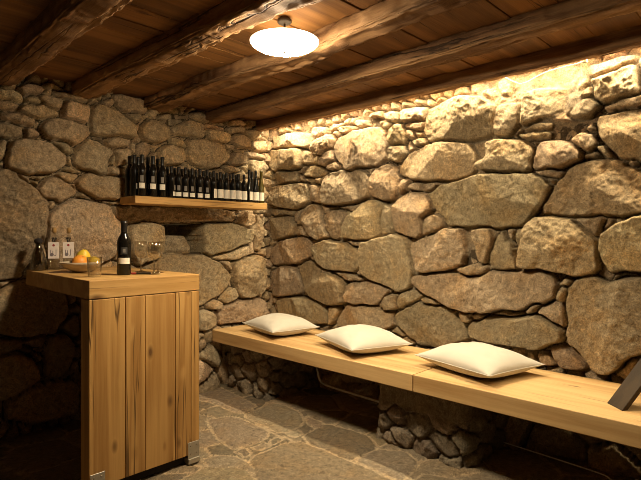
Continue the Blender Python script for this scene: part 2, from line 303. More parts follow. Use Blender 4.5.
def grid_mesh(name, X, Y, Z, tint, mat, kind=None, parent=None, flip=False):
    nu, nv = X.shape
    me = bpy.data.meshes.new(name)
    co = np.stack([X, Y, Z], -1).reshape(-1, 3)
    idx = np.arange(nu * nv).reshape(nu, nv)
    q = np.stack([idx[:-1, :-1], idx[1:, :-1], idx[1:, 1:], idx[:-1, 1:]], -1).reshape(-1, 4)
    if flip: q = q[:, ::-1]
    nf = len(q)
    me.vertices.add(len(co)); me.vertices.foreach_set('co', co.astype(np.float32).ravel())
    me.loops.add(nf * 4); me.loops.foreach_set('vertex_index', q.astype(np.int32).ravel())
    me.polygons.add(nf)
    me.polygons.foreach_set('loop_start', (np.arange(nf) * 4).astype(np.int32))
    me.polygons.foreach_set('loop_total', np.full(nf, 4, np.int32))
    me.polygons.foreach_set('use_smooth', np.ones(nf, bool))
    ca = me.color_attributes.new('tint', 'FLOAT_COLOR', 'POINT')
    ca.data.foreach_set('color', np.concatenate([tint.reshape(-1, 3), np.ones((nu * nv, 1))], 1).astype(np.float32).ravel())
    me.update(calc_edges=True); me.validate()
    o = link_mesh(name, me, mat, parent)
    if kind: o['kind'] = kind
    return o

# ================================================================ materials
def nodes(name):
    m = bpy.data.materials.new(name); m.use_nodes = True
    nt = m.node_tree
    return m, nt, nt.nodes['Principled BSDF']

def N(nt, t, **kw):
    n = nt.nodes.new(t)
    for k, v in kw.items(): setattr(n, k, v)
    return n

def ramp(nt, src, stops, interp='LINEAR'):
    r = N(nt, 'ShaderNodeValToRGB'); r.color_ramp.interpolation = interp
    e = r.color_ramp.elements
    while len(e) < len(stops): e.new(0.5)
    for el, (p, c) in zip(e, stops):
        el.position = p
        el.color = (*c, 1) if hasattr(c, '__len__') else (c, c, c, 1)
    nt.links.new(src, r.inputs[0]); return r.outputs[0]

def mix(nt, fac, a, b, mode='MIX'):
    n = N(nt, 'ShaderNodeMix', data_type='RGBA', blend_type=mode)
    for s, v in ((0, fac), (6, a), (7, b)):
        if hasattr(v, 'is_linked') or isinstance(v, bpy.types.NodeSocket): nt.links.new(v, n.inputs[s])
        else: n.inputs[s].default_value = (*v, 1) if hasattr(v, '__len__') else v
    return n.outputs[2]

def math_n(nt, op, a, b=0.0):
    n = N(nt, 'ShaderNodeMath', operation=op)
    for s, v in ((0, a), (1, b)):
        if isinstance(v, bpy.types.NodeSocket): nt.links.new(v, n.inputs[s])
        else: n.inputs[s].default_value = v
    return n.outputs[0]

def noise_n(nt, vec, scale, detail=4, rough=0.55, dist=0.0):
    n = N(nt, 'ShaderNodeTexNoise')
    n.inputs['Scale'].default_value = scale; n.inputs['Detail'].default_value = detail
    n.inputs['Roughness'].default_value = rough; n.inputs['Distortion'].default_value = dist
    if vec is not None: nt.links.new(vec, n.inputs['Vector'])
    return n.outputs[0]

def bump(nt, bsdf, h, strength, dist):
    b = N(nt, 'ShaderNodeBump'); b.inputs['Strength'].default_value = strength; b.inputs['Distance'].default_value = dist
    nt.links.new(h, b.inputs['Height']); nt.links.new(b.outputs[0], bsdf.inputs['Normal'])

def stone_mat(name, bump_s=1.0, ochre=0.5, rough=0.92, scale=1.0):
    m, nt, b = nodes(name)
    tc = N(nt, 'ShaderNodeTexCoord').outputs['Object']
    at = N(nt, 'ShaderNodeAttribute', attribute_name='tint').outputs['Color']
    n1 = noise_n(nt, tc, 5 * scale, 5, 0.6, 0.4)
    n2 = noise_n(nt, tc, 32 * scale, 6, 0.72, 0.5)
    n3 = noise_n(nt, tc, 130 * scale, 4, 0.75)
    oc = ramp(nt, n1, [(0.46, 0.0), (0.68, ochre)])
    c = mix(nt, oc, at, (1.25, 0.98, 0.62), 'MULTIPLY')
    c = mix(nt, 1.0, c, ramp(nt, n2, [(0.30, (0.50, 0.48, 0.45)), (0.45, (0.88, 0.87, 0.86)), (0.56, (1.08, 1.08, 1.07)), (0.70, (1.5, 1.48, 1.42))]), 'MULTIPLY')
    c = mix(nt, 1.0, c, ramp(nt, n3, [(0.32, (0.52, 0.50, 0.48)), (0.5, (1, 1, 1)), (0.68, (1.45, 1.42, 1.36))]), 'MULTIPLY')
    nt.links.new(c, b.inputs['Base Color'])
    b.inputs['Roughness'].default_value = rough
    b.inputs['Specular IOR Level'].default_value = 0.25
    n4 = noise_n(nt, tc, 24 * scale, 9, 0.80, 0.6)
    hh = math_n(nt, 'ADD', n4, math_n(nt, 'MULTIPLY', n3, 0.45))
    bump(nt, b, hh, bump_s, 0.022)
    return m

def wood_mat(name, axis, light, dark, ring=22.0, knots=0.6, cracks=0.5, rough=0.6, bump_s=0.25, crack_col=(0.05, 0.022, 0.008), knot_col=(0.10, 0.04, 0.012), stretch=0.05, tintattr=False, knot_scale=5.0, crack_scale=16.0, knot_size=1.0, crack_gate=0.45):
    m, nt, b = nodes(name)
    tc = N(nt, 'ShaderNodeTexCoord').outputs['Object']
    oi = N(nt, 'ShaderNodeObjectInfo').outputs['Random']
    off = N(nt, 'ShaderNodeVectorMath', operation='SCALE'); off.inputs[0].default_value = (7.3, 11.9, 5.7)
    nt.links.new(oi, off.inputs['Scale'])
    ad = N(nt, 'ShaderNodeVectorMath', operation='ADD'); nt.links.new(tc, ad.inputs[0]); nt.links.new(off.outputs[0], ad.inputs[1])
    v0 = ad.outputs[0]
    def mapped(al):
        mp = N(nt, 'ShaderNodeMapping'); s = [1.0, 1.0, 1.0]; s[axis] = al; mp.inputs['Scale'].default_value = s
        nt.links.new(v0, mp.inputs[0]); return mp.outputs[0]
    vk = mapped(0.45)
    vo = N(nt, 'ShaderNodeTexVoronoi', feature='F1'); vo.inputs['Scale'].default_value = knot_scale; nt.links.new(vk, vo.inputs['Vector'])
    kd = vo.outputs['Distance']
    vg = mapped(stretch)
    wob = noise_n(nt, mapped(0.25), 5.0, 2, 0.5)
    kb = ramp(nt, kd, [(0.0, 0.25), (0.28, 0.0)], 'EASE')
    g = noise_n(nt, vg, 9.0, 2, 0.5)
    ph = math_n(nt, 'ADD', math_n(nt, 'ADD', math_n(nt, 'MULTIPLY', g, ring), math_n(nt, 'MULTIPLY', wob, 3.0)), math_n(nt, 'MULTIPLY', kb, 9.0))
    rings = math_n(nt, 'ADD', math_n(nt, 'MULTIPLY', math_n(nt, 'SINE', ph), 0.5), 0.5)
    fine = noise_n(nt, vg, 130.0, 3, 0.6)
    broad = noise_n(nt, mapped(0.12), 4.0, 3, 0.5)
    f = math_n(nt, 'ADD', math_n(nt, 'MULTIPLY', rings, 0.42), math_n(nt, 'ADD', math_n(nt, 'MULTIPLY', fine, 0.45), math_n(nt, 'MULTIPLY', broad, 0.40)))
    c = ramp(nt, f, [(0.35, light), (0.95, dark)])
    km = ramp(nt, kd, [(0.0, 1.0), (0.05 * knot_size, 1.0), (0.085 * knot_size, 0.55), (0.13 * knot_size, 0.0)])
    gate = ramp(nt, vo.outputs['Color'], [(1 - knots - 0.01, 0.0), (1 - knots, 1.0)], 'CONSTANT')
    c = mix(nt, math_n(nt, 'MULTIPLY', math_n(nt, 'MULTIPLY', km, gate), 0.9), c, knot_col)
    cr = noise_n(nt, mapped(0.03), crack_scale, 2, 0.45)
    w = 0.008 * cracks
    cm = ramp(nt, cr, [(0.40 - 2 * w, 0.0), (0.40, 1.0), (0.40 + 2 * w, 0.0)])
    cg = ramp(nt, noise_n(nt, mapped(0.4), 3.0, 2), [(crack_gate, 0.0), (crack_gate + 0.08, 1.0)])
    cmask = math_n(nt, 'MULTIPLY', cm, cg)
    if cracks > 0: c = mix(nt, math_n(nt, 'MULTIPLY', cmask, 0.9), c, crack_col)
    if tintattr:
        c = mix(nt, 1.0, c, N(nt, 'ShaderNodeAttribute', attribute_name='tint').outputs['Color'], 'MULTIPLY')
    nt.links.new(c, b.inputs['Base Color'])
    b.inputs['Roughness'].default_value = rough
    b.inputs['Specular IOR Level'].default_value = 0.3
    hh = math_n(nt, 'SUBTRACT', math_n(nt, 'MULTIPLY', f, -0.4), math_n(nt, 'MULTIPLY', cmask, 1.2 if cracks > 0 else 0.0))
    bump(nt, b, hh, bump_s, 0.006)
    return m

def plain(name, col, rough=0.5, metal=0.0, emit=None, strength=0.0, spec=0.5, coat=0.0):
    m, nt, b = nodes(name)
    tc = N(nt, 'ShaderNodeTexCoord').outputs['Object']
    n = noise_n(nt, tc, 60, 3)
    c = mix(nt, 1.0, col, ramp(nt, n, [(0.3, (0.93, 0.93, 0.93)), (0.7, (1.06, 1.06, 1.06))]), 'MULTIPLY')
    nt.links.new(c, b.inputs['Base Color'])
    b.inputs['Roughness'].default_value = rough; b.inputs['Metallic'].default_value = metal
    b.inputs['Specular IOR Level'].default_value = spec
    b.inputs['Coat Weight'].default_value = coat
    if emit:
        b.inputs['Emission Color'].default_value = (*emit, 1); b.inputs['Emission Strength'].default_value = strength
    return m

def glass(name, col=(1, 1, 1), sheen=1.0, base=0.14):
    m = bpy.data.materials.new(name); m.use_nodes = True
    nt = m.node_tree; nt.nodes.clear()
    out = N(nt, 'ShaderNodeOutputMaterial')
    t = N(nt, 'ShaderNodeBsdfTransparent'); t.inputs[0].default_value = (*col, 1)
    g = N(nt, 'ShaderNodeBsdfGlossy'); g.inputs['Roughness'].default_value = 0.03
    lw = N(nt, 'ShaderNodeLayerWeight'); lw.inputs['Blend'].default_value = 0.5
    f = math_n(nt, 'ADD', math_n(nt, 'MULTIPLY', math_n(nt, 'POWER', lw.outputs['Facing'], 2.6), 0.75 * sheen), base)
    mx = N(nt, 'ShaderNodeMixShader'); nt.links.new(f, mx.inputs[0]); nt.links.new(t.outputs[0], mx.inputs[1]); nt.links.new(g.outputs[0], mx.inputs[2])
    nt.links.new(mx.outputs[0], out.inputs[0])
    return m

M = {}
M['stone'] = stone_mat('wall_stone')
M['flag'] = stone_mat('flagstone', 0.4, 0.35, 0.8)
M['rubble'] = stone_mat('rubble_stone', 1.0, 0.3)
M['pine_y'] = wood_mat('bench_pine', 1, (0.64, 0.43, 0.20), (0.43, 0.25, 0.095), 18, 0.35, 0.35, 0.55, 0.15, knot_scale=7.0)
M['pine_z'] = wood_mat('front_pine', 2, (0.51, 0.29, 0.095), (0.31, 0.15, 0.040), 30, 0.75, 1.3, 0.55, 0.4, knot_scale=9.0, crack_scale=22.0, stretch=0.035, knot_size=1.5, crack_gate=0.40)
M['pine_x'] = wood_mat('shelf_pine', 0, (0.55, 0.33, 0.12), (0.38, 0.20, 0.06), 16, 0.5, 0.3, 0.55, 0.2)
M['pine_top'] = wood_mat('counter_pine', 0, (0.56, 0.34, 0.125), (0.40, 0.215, 0.065), 15, 0.45, 0.4, 0.55, 0.25)
M['beam'] = wood_mat('beam_oak', 1, (0.42, 0.24, 0.11), (0.11, 0.05, 0.02), 14, 0.25, 1.8, 0.8, 1.0, crack_col=(0.015, 0.007, 0.003))
M['boards'] = wood_mat('ceiling_boards', 0, (0.31, 0.145, 0.042), (0.13, 0.056, 0.016), 14, 0.4, 0.6, 0.65, 0.4, tintattr=True)
M['dark_wood'] = wood_mat('dark_timber', 2, (0.055, 0.034, 0.016), (0.028, 0.017, 0.008), 14, 0.1, 0.3, 0.6, 0.3)
M['bottle'] = plain('dark_bottle_glass', (0.006, 0.005, 0.004), 0.12, spec=0.4)
M['bottle_olive'] = plain('olive_bottle_glass', (0.06, 0.045, 0.008), 0.12, spec=0.4)
M['capsule'] = plain('black_capsule', (0.012, 0.010, 0.009), 0.3)
M['paper'] = plain('label_paper', (0.72, 0.66, 0.56), 0.8)
M['emblem'] = plain('label_emblem', (0.16, 0.14, 0.12), 0.7)
M['dark_label'] = plain('dark_label', (0.02, 0.017, 0.015), 0.7)
M['tag'] = plain('tag_card', (0.78, 0.68, 0.62), 0.85)
M['print'] = plain('tag_print', (0.20, 0.16, 0.17), 0.85)
M['red'] = plain('red_print', (0.30, 0.03, 0.03), 0.6)
M['cord'] = plain('black_cord', (0.02, 0.014, 0.012), 0.8)
M['cork'] = plain('cork', (0.42, 0.25, 0.09), 0.85)
M['clear'] = glass('clear_glass', (0.97, 0.965, 0.95))
M['thick'] = glass('solid_clear_glass', (0.97, 0.965, 0.95), 1.0, 0.42)
M['smoky'] = glass('smoky_glass', (0.62, 0.57, 0.48))
M['ceramic'] = plain('cream_ceramic', (0.62, 0.52, 0.38), 0.35)
M['steel'] = plain('galvanised_steel', (0.42, 0.38, 0.31), 0.5, 0.7)
M['cable'] = plain('pale_cable', (0.8, 0.78, 0.72), 0.6)
M['black'] = plain('black_plinth', (0.015, 0.010, 0.007), 0.8)
M['lamp'] = plain('lamp_dish', (0.9, 0.88, 0.82), 0.4, emit=LAMP_COLOR, strength=LAMP_STRENGTH)
M['lamp_top'] = plain('lamp_glass_back', (0.85, 0.8, 0.7), 0.4, emit=LAMP_COLOR, strength=LAMP_STRENGTH * 0.03)
M['lamp_metal'] = plain('lamp_metal', (0.30, 0.26, 0.2), 0.4, 0.6)
M['strip'] = plain('strip_diffuser', (0.9, 0.85, 0.7), 0.5, emit=STRIP_COLOR, strength=20.0)
M['profile'] = plain('strip_profile', (0.45, 0.42, 0.36), 0.5, 0.5)

def fruit_mat(name, col):
    m, nt, b = nodes(name)
    tc = N(nt, 'ShaderNodeTexCoord').outputs['Object']
    n = noise_n(nt, tc, 500, 2)
    b.inputs['Base Color'].default_value = (*col, 1); b.inputs['Roughness'].default_value = 0.45
    bump(nt, b, n, 0.3, 0.002); return m
M['orange'] = fruit_mat('orange_peel', (0.80, 0.30, 0.035))
M['lemon'] = fruit_mat('lemon_peel', (0.86, 0.58, 0.05))

def linen():
    m, nt, b = nodes('cream_linen')
    tc = N(nt, 'ShaderNodeTexCoord').outputs['Object']
    n = noise_n(nt, tc, 260, 3, 0.7); n2 = noise_n(nt, tc, 14, 3)
    c = mix(nt, 1.0, (0.56, 0.52, 0.45), ramp(nt, n, [(0.3, (0.88, 0.87, 0.85)), (0.7, (1.06, 1.06, 1.06))]), 'MULTIPLY')
    nt.links.new(c, b.inputs['Base Color']); b.inputs['Roughness'].default_value = 0.9
    b.inputs['Sheen Weight'].default_value = 0.15; b.inputs['Specular IOR Level'].default_value = 0.1
    bump(nt, b, math_n(nt, 'ADD', math_n(nt, 'MULTIPLY', n, 0.25), n2), 0.3, 0.006); return m
M['linen'] = linen()

# ================================================================ the setting
def lin(a, b, s): return np.linspace(a, b, int(round((b - a) / s)) + 1)

# right wall: a grid in y and z, relief towards -x
ys = np.concatenate([lin(-2.2, 0.35, 0.03)[:-1], lin(0.35, 3.80, 0.0065)])
zs = np.concatenate([lin(-0.02, 0.45, 0.02)[:-1], lin(0.45, 2.42, 0.0065)])
U, V, h, tint, ids, sd = relief(ys, zs, STONES_RIGHT, 11, depth=0.11,
    pale=lambda u, v: np.clip((v - 1.93) / 0.12, 0, 1) * np.clip((u - 0.85) / 0.12, 0, 1) * np.clip((1.72 - u) / 0.15, 0, 1))
grid_mesh('wall_right', WALL_X - h, U, V, tint, M['stone'], 'structure', flip=True)

# back wall: a grid in x and z, relief towards -y, with a niche
xs = np.concatenate([lin(-1.9, 0.90, 0.03)[:-1], lin(0.90, 3.24, 0.0065)])
U, V, h, tint, ids, sd = relief(xs, zs, STONES_BACK, 23, depth=0.11, base=(0.51, 0.39, 0.25))
niche = poly_sd(U, V, np.array(NICHE[0]).reshape(-1, 2) / 1000.0)
block = poly_sd(U + 0.008 * fbm(U, V, 14, 2, 3), V, chaikin(np.array(NICHE[1]).reshape(-1, 2) / 1000.0))
traced_over = (ids >= 0) & (ids < len(STONES_BACK)) & (sd > 0.0)
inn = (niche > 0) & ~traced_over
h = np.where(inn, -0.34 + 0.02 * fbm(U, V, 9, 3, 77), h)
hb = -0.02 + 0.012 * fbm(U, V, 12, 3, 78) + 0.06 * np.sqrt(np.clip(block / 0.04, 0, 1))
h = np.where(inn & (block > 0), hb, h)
tint[inn] = (0.20, 0.155, 0.10)  # cavity shade put into the colour: niche interior tinted darker than the wall
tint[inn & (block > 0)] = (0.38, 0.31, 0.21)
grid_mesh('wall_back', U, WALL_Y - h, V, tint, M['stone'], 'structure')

# the two walls behind the camera
xs2 = lin(-1.9, 3.24, 0.035); ys2 = lin(-2.2, 3.80, 0.035); zs2 = lin(-0.02, 2.42, 0.035)
U, V, h, tint, ids, sd = relief(xs2, zs2, [], 31, depth=0.08, base=(0.26, 0.21, 0.145), rmax=0.04)
grid_mesh('wall_front', U, -2.2 + h, V, tint, M['stone'], 'structure', flip=True)
U, V, h, tint, ids, sd = relief(ys2, zs2, [], 37, depth=0.08, base=(0.26, 0.21, 0.145), rmax=0.04)
grid_mesh('wall_left', -1.9 + h, U, V, tint, M['stone'], 'structure')

# floor of slate flags with pale joints
xf = np.concatenate([lin(-1.9, 0.9, 0.04)[:-1], lin(0.9, 3.24, 0.01)])
yf = np.concatenate([lin(-2.2, 0.8, 0.04)[:-1], lin(0.8, 3.78, 0.01)])
U, V, h, tint, ids, sd = relief(xf, yf, FLAGSTONES, 41, depth=0.012, fill_r=0.20, big_r=0.42, gap=0.004, fill_min=0.05,
                                base=(0.20, 0.158, 0.106), mortar=(0.35, 0.27, 0.175), rough=0.0, fill_k=1.0, spread=0.20, warp=0.004, grow=-0.007, rmax=0.010)
hf = np.minimum(h, 0.012) * 0.8 + 0.0035 * fbm(U, V, 5, 3, 43) + 0.002 * fbm(U, V, 22, 2, 44) - 0.012
grid_mesh('floor', U, V, hf, tint, M['flag'], 'structure')

# ceiling boards, running across the beams
bm = bmesh.new(); rng = random.Random(4)
lay = bm.verts.layers.float_color.new('tint')
y = -2.2
while y < 3.8:
    w = rng.uniform(0.15, 0.24)
    t = rng.uniform(0.75, 1.25); dz = rng.uniform(0, 0.008)
    n0 = len(bm.verts)
    add_box(bm, (-1.9, y, CEIL + dz), (3.26, y + w - 0.0025, CEIL + 0.03), 0.002, 1)
    bm.verts.ensure_lookup_table()
    for v in bm.verts[n0:]: v[lay] = (t, t * rng.uniform(0.99, 1.0), t, 1)
    y += w
o = obj('ceiling', bm, M['boards']); o['kind'] = 'structure'

# ================================================================ beams
def beam(x0, x1, zb, label, seed, wob=0.01, rough=0.008, y0=-2.15, y1=3.70, waves=()):
    """a hand-hewn beam along y, half let into the ceiling"""
    L = 380; nc = 48
    hw = (x1 - x0) / 2; cx = (x0 + x1) / 2; hz = (CEIL + 0.02 - zb) / 2; cz = zb + hz
    ysb = np.linspace(y0, y1, L)
    co = np.zeros((L, nc, 3))
    for k in range(nc):
        a = 2 * math.pi * (k + 0.5) / nc
        ca, sa = math.cos(a), math.sin(a)
        e = 0.30
        ux = math.copysign(abs(ca) ** e, ca); uz = math.copysign(abs(sa) ** e, sa)
        arc = np.full(L, k / nc)
        s1 = vn(ysb * 2.2, np.cos(2 * np.pi * arc) * 1.6 + 3, np.sin(2 * np.pi * arc) * 1.6 + 9, seed)
        s2 = vn(ysb * 5, np.cos(2 * np.pi * arc) * 5 + 3, np.sin(2 * np.pi * arc) * 5 + 9, seed + 1)
        s3 = vn(ysb * 14, np.cos(2 * np.pi * arc) * 11 + 3, np.sin(2 * np.pi * arc) * 11 + 9, seed + 2)
        s4 = vn(ysb * 30, np.cos(2 * np.pi * arc) * 16 + 3, np.sin(2 * np.pi * arc) * 16 + 9, seed + 4)
        d = rough * (1.1 * s1 + 0.8 * s2 + 0.65 * s3 + 0.45 * s4)
        wx = wob * vn(ysb * 0.9, ysb * 0 + 2, None, seed + 7)
        for (yc, amp, sig) in waves: wx = wx + amp * np.exp(-((ysb - yc) / sig) ** 2)
        co[:, k, 0] = cx + wx + ux * (hw + d)
        co[:, k, 1] = ysb
        co[:, k, 2] = np.minimum(cz + uz * (hz + d), CEIL + 0.025)
    me = bpy.data.meshes.new('ceiling_beam')
    v = co.reshape(-1, 3); v0 = np.array((cx, 0, zb))
    idx = np.arange(L * nc).reshape(L, nc)
    fs = []
    for i in range(L - 1):
        for k in range(nc):
            fs.append((idx[i, k], idx[i, (k + 1) % nc], idx[i + 1, (k + 1) % nc], idx[i + 1, k]))
    fs.append(tuple(idx[0][::-1])); fs.append(tuple(idx[-1]))
    me.from_pydata((v - v0).tolist(), [], [tuple(int(q) for q in f) for f in fs])
    for p in me.polygons: p.use_smooth = True
    o = link_mesh('ceiling_beam', me, M['beam'], None, tuple(v0))
    bmx = bmesh.new(); bmx.from_mesh(me); bmesh.ops.recalc_face_normals(bmx, faces=bmx.faces); bmx.to_mesh(me); bmx.free()
    tag(o, label, 'beam', 'hewn ceiling beams')
    return o
beam(0.82, 0.985, 2.275, 'rough dark ceiling beam farthest left, over the counter side of the room', 3, 0.02, 0.010)
beam(1.35, 1.505, 2.275, 'dark hewn ceiling beam just left of the round lamp', 13, 0.02, 0.012)
beam(1.855, 2.00, 2.28, 'wavy hewn ceiling beam just right of the round lamp, lit along its side', 23, 0.02, 0.012, waves=((2.1, 0.03, 0.3), (2.75, -0.03, 0.4)))
beam(2.42, 2.56, 2.28, 'straight ceiling beam second from the bench wall', 33, 0.012, 0.008)
beam(2.965, 3.024, 2.272, 'slim ceiling beam nearest the bench wall, hiding the light strip', 43, 0.004, 0.005)

# ================================================================ lamps
LAMP = (1.66, 1.85, 2.230)
lamp = thing('ceiling_lamp', 'round white glass dish lamp glowing under the ceiling between two beams', 'lamp', LAMP)
obj('lamp_shade', lathe([(0.166, 0.016), (0.168, 0.018), (0.163, 0.020), (0.14, 0.018), (0.08, 0.016), (0.0, 0.015)], 64), M['lamp_top'], lamp, smooth=True)
obj('diffuser', lathe([(0.0, -0.028), (0.05, -0.026), (0.10, -0.019), (0.138, -0.008), (0.158, 0.004), (0.165, 0.012), (0.166, 0.016)], 64), M['lamp'], lamp, smooth=True)
obj('finial', lathe([(0, -0.040), (0.006, -0.039), (0.010, -0.035), (0.012, -0.027), (0.0, -0.026)], 20), M['lamp_metal'], lamp, smooth=True)
obj('stem', lathe([(0, 0.0), (0.005, 0.0), (0.005, 0.115), (0, 0.115)], 16), M['dark_wood'], lamp, smooth=True)
obj('ceiling_rose', lathe([(0, 0.104), (0.03, 0.107), (0.035, 0.112), (0.035, 0.124), (0, 0.124)], 32), M['dark_wood'], lamp, smooth=True)

strip = thing('light_strip', 'thin glowing light strip hidden between the last beam and the stone wall', 'light strip', (3.056, 1.4, 2.335))
obj('profile', box((-0.012, -2.30, 0.006), (0.012, 2.20, 0.040), 0.002, 1), M['profile'], strip)
obj('diffuser', box((-0.009, -2.29, 0.0), (0.009, 2.19, 0.006), 0.001, 1), M['strip'], strip)
ld = bpy.data.lights.new('strip_light', 'AREA'); ld.shape = 'RECTANGLE'; ld.size = 0.02; ld.size_y = 4.5
ld.energy = STRIP_POWER; ld.color = STRIP_COLOR
lo = bpy.data.objects.new('strip_light', ld); COL.objects.link(lo); lo.parent = strip; lo.location = (0, -0.05, -0.004)
lo.rotation_euler = (0, math.radians(6), 0)

# ================================================================ bench
bench = thing('bench', 'long thick pine bench on rubble stone piers along the right wall', 'bench', (2.8, 1.7, 0))
BO = (2.8, 1.7, 0)
obj('seat', box((2.475, 1.657, 0.402), (3.112, 3.68, SEAT_Z), 0.004), M['pine_y'], bench, origin=BO)
obj('seat', box((2.475, -0.30, 0.402), (3.112, 1.652, SEAT_Z), 0.004), M['pine_y'], bench, origin=BO)

def pier(y0, y1, seed, render_from=None):
    xf, xb = 2.60, 3.14
    r = 0.05
    pts = [(xb, y1), (xf, y1), (xf, y0), (xb, y0)]
    lens = [xb - xf, y1 - y0, xb - xf]
    us = lin(0, sum(lens), 0.009); vs_ = lin(-0.02, 0.405, 0.009)
    U, V, h, tint, ids, sd = relief(us, vs_, [], seed, depth=0.055, big_r=0.21, fill_r=0.06, gap=0.002, aniso=1.5, warp=0.014, rmax=0.013,
                                    base=(0.27, 0.22, 0.16), mortar=(0.13, 0.10, 0.07))
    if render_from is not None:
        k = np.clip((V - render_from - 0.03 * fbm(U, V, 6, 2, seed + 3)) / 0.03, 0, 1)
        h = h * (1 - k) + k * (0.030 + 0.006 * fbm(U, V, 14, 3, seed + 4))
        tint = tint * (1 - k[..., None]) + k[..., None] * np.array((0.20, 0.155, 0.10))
    def ang(u):
        # smooth turn of the outward normal at the two front corners
        n = np.zeros(u.shape)
        n = np.where(u < lens[0] - r, math.pi / 2, n)
        t = np.clip((u - (lens[0] - r)) / (2 * r), 0, 1); a = math.pi / 2 + t * math.pi / 2
        t2 = np.clip((u - (lens[0] + lens[1] - r)) / (2 * r), 0, 1)
        return a + t2 * math.pi / 2
    a = ang(us)
    px = np.zeros(len(us)); py = np.zeros(len(us))
    du = np.diff(us, prepend=us[0])
    # walk along the outline at right angles to the normal
    tx, ty = np.cos(a + math.pi / 2), np.sin(a + math.pi / 2)
    px = xb + np.cumsum(du * tx); py = y1 + np.cumsum(du * ty)
    X = px[:, None] + np.cos(a)[:, None] * (h - 0.04) + 0 * V
    Y = py[:, None] + np.sin(a)[:, None] * (h - 0.04) + 0 * V
    o = grid_mesh('stone_pier', X - BO[0], Y - BO[1], V, tint, M['rubble'], None, bench)
    return o
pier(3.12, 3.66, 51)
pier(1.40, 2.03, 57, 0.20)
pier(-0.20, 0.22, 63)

# ================================================================ bar counter
CX0, CX1, CY0, CY1 = 1.0, 1.625, 2.545, 3.625
ctr = thing('bar_counter', 'pine bar counter with thick top and vertical plank front', 'bar counter', (1.31, 2.6, 0))
CO = (1.31, 2.6, 0)
bm = bmesh.new(); add_box(bm, (CX0, CY0, COUNTER_Z - 0.093), (CX1, CY1, COUNTER_Z), 0.004)
for v in bm.verts:
    if v.co.y > 3.2 and v.co.x < 1.3: v.co.x += 0.03
obj('countertop', bm, M['pine_top'], ctr, origin=CO)
cuts = [CX0, 1.185, 1.293, 1.472, 1.571, CX1]
for a, b in zip(cuts, cuts[1:]):
    obj('front_plank', box((a + 0.0012, CY0 + 0.001, 0.052), (b - 0.0012, CY0 + 0.105, COUNTER_Z - 0.096), 0.003), M['pine_z'], ctr, origin=CO)
obj('side_panel', box((CX1 - 0.045, CY0 + 0.108, 0.05), (CX1 - 0.003, CY1 - 0.01, COUNTER_Z - 0.096), 0.003), M['pine_z'], ctr, origin=CO)
obj('plinth', box((CX0 + 0.03, CY0 + 0.035, 0.0), (CX1 - 0.03, CY0 + 0.09, 0.054)), M['black'], ctr, origin=CO)
for xa in (CX0 + 0.004, CX1 - 0.078):
    bm = bmesh.new()
    add_box(bm, (xa, CY0 - 0.004, 0.035), (xa + 0.074, CY0 + 0.0005, 0.125), 0.001, 1)
    add_box(bm, (xa, CY0 - 0.012, 0.004), (xa + 0.074, CY0 + 0.06, 0.034), 0.002, 1)
    br = obj('steel_foot', bm, M['steel'], ctr, origin=CO)
    for (sx, sz) in ((0.018, 0.06), (0.055, 0.06), (0.018, 0.105), (0.055, 0.105)):
        bm = bmesh.new()
        bmesh.ops.create_uvsphere(bm, u_segments=10, v_segments=6, radius=0.005, matrix=Matrix.Translation((xa + sx, CY0 - 0.004, sz)) @ Matrix.Diagonal((1, 0.5, 1, 1)))
        obj('screw', bm, M['lamp_metal'], br, origin=CO, smooth=True)

# ================================================================ wall shelf
sh = thing('wall_shelf', 'thick pine plank shelf on the back wall holding the wine bottles', 'shelf', (2.27, 3.55, SHELF_Z))
obj('plank', box((1.665, 3.425, SHELF_Z - 0.053), (2.872, 3.665, SHELF_Z), 0.003), M['pine_x'], sh, origin=(2.27, 3.55, SHELF_Z))

# ================================================================ wine bottles
def arc_label(bm, r, z0, z1, a0, a1, n=10):
    vs0 = [bm.verts.new((r * math.cos(a0 + (a1 - a0) * k / n), r * math.sin(a0 + (a1 - a0) * k / n), z)) for z in (z0, z1) for k in range(n + 1)]
    for k in range(n): bm.faces.new((vs0[k], vs0[k + 1], vs0[n + 2 + k], vs0[n + 1 + k]))

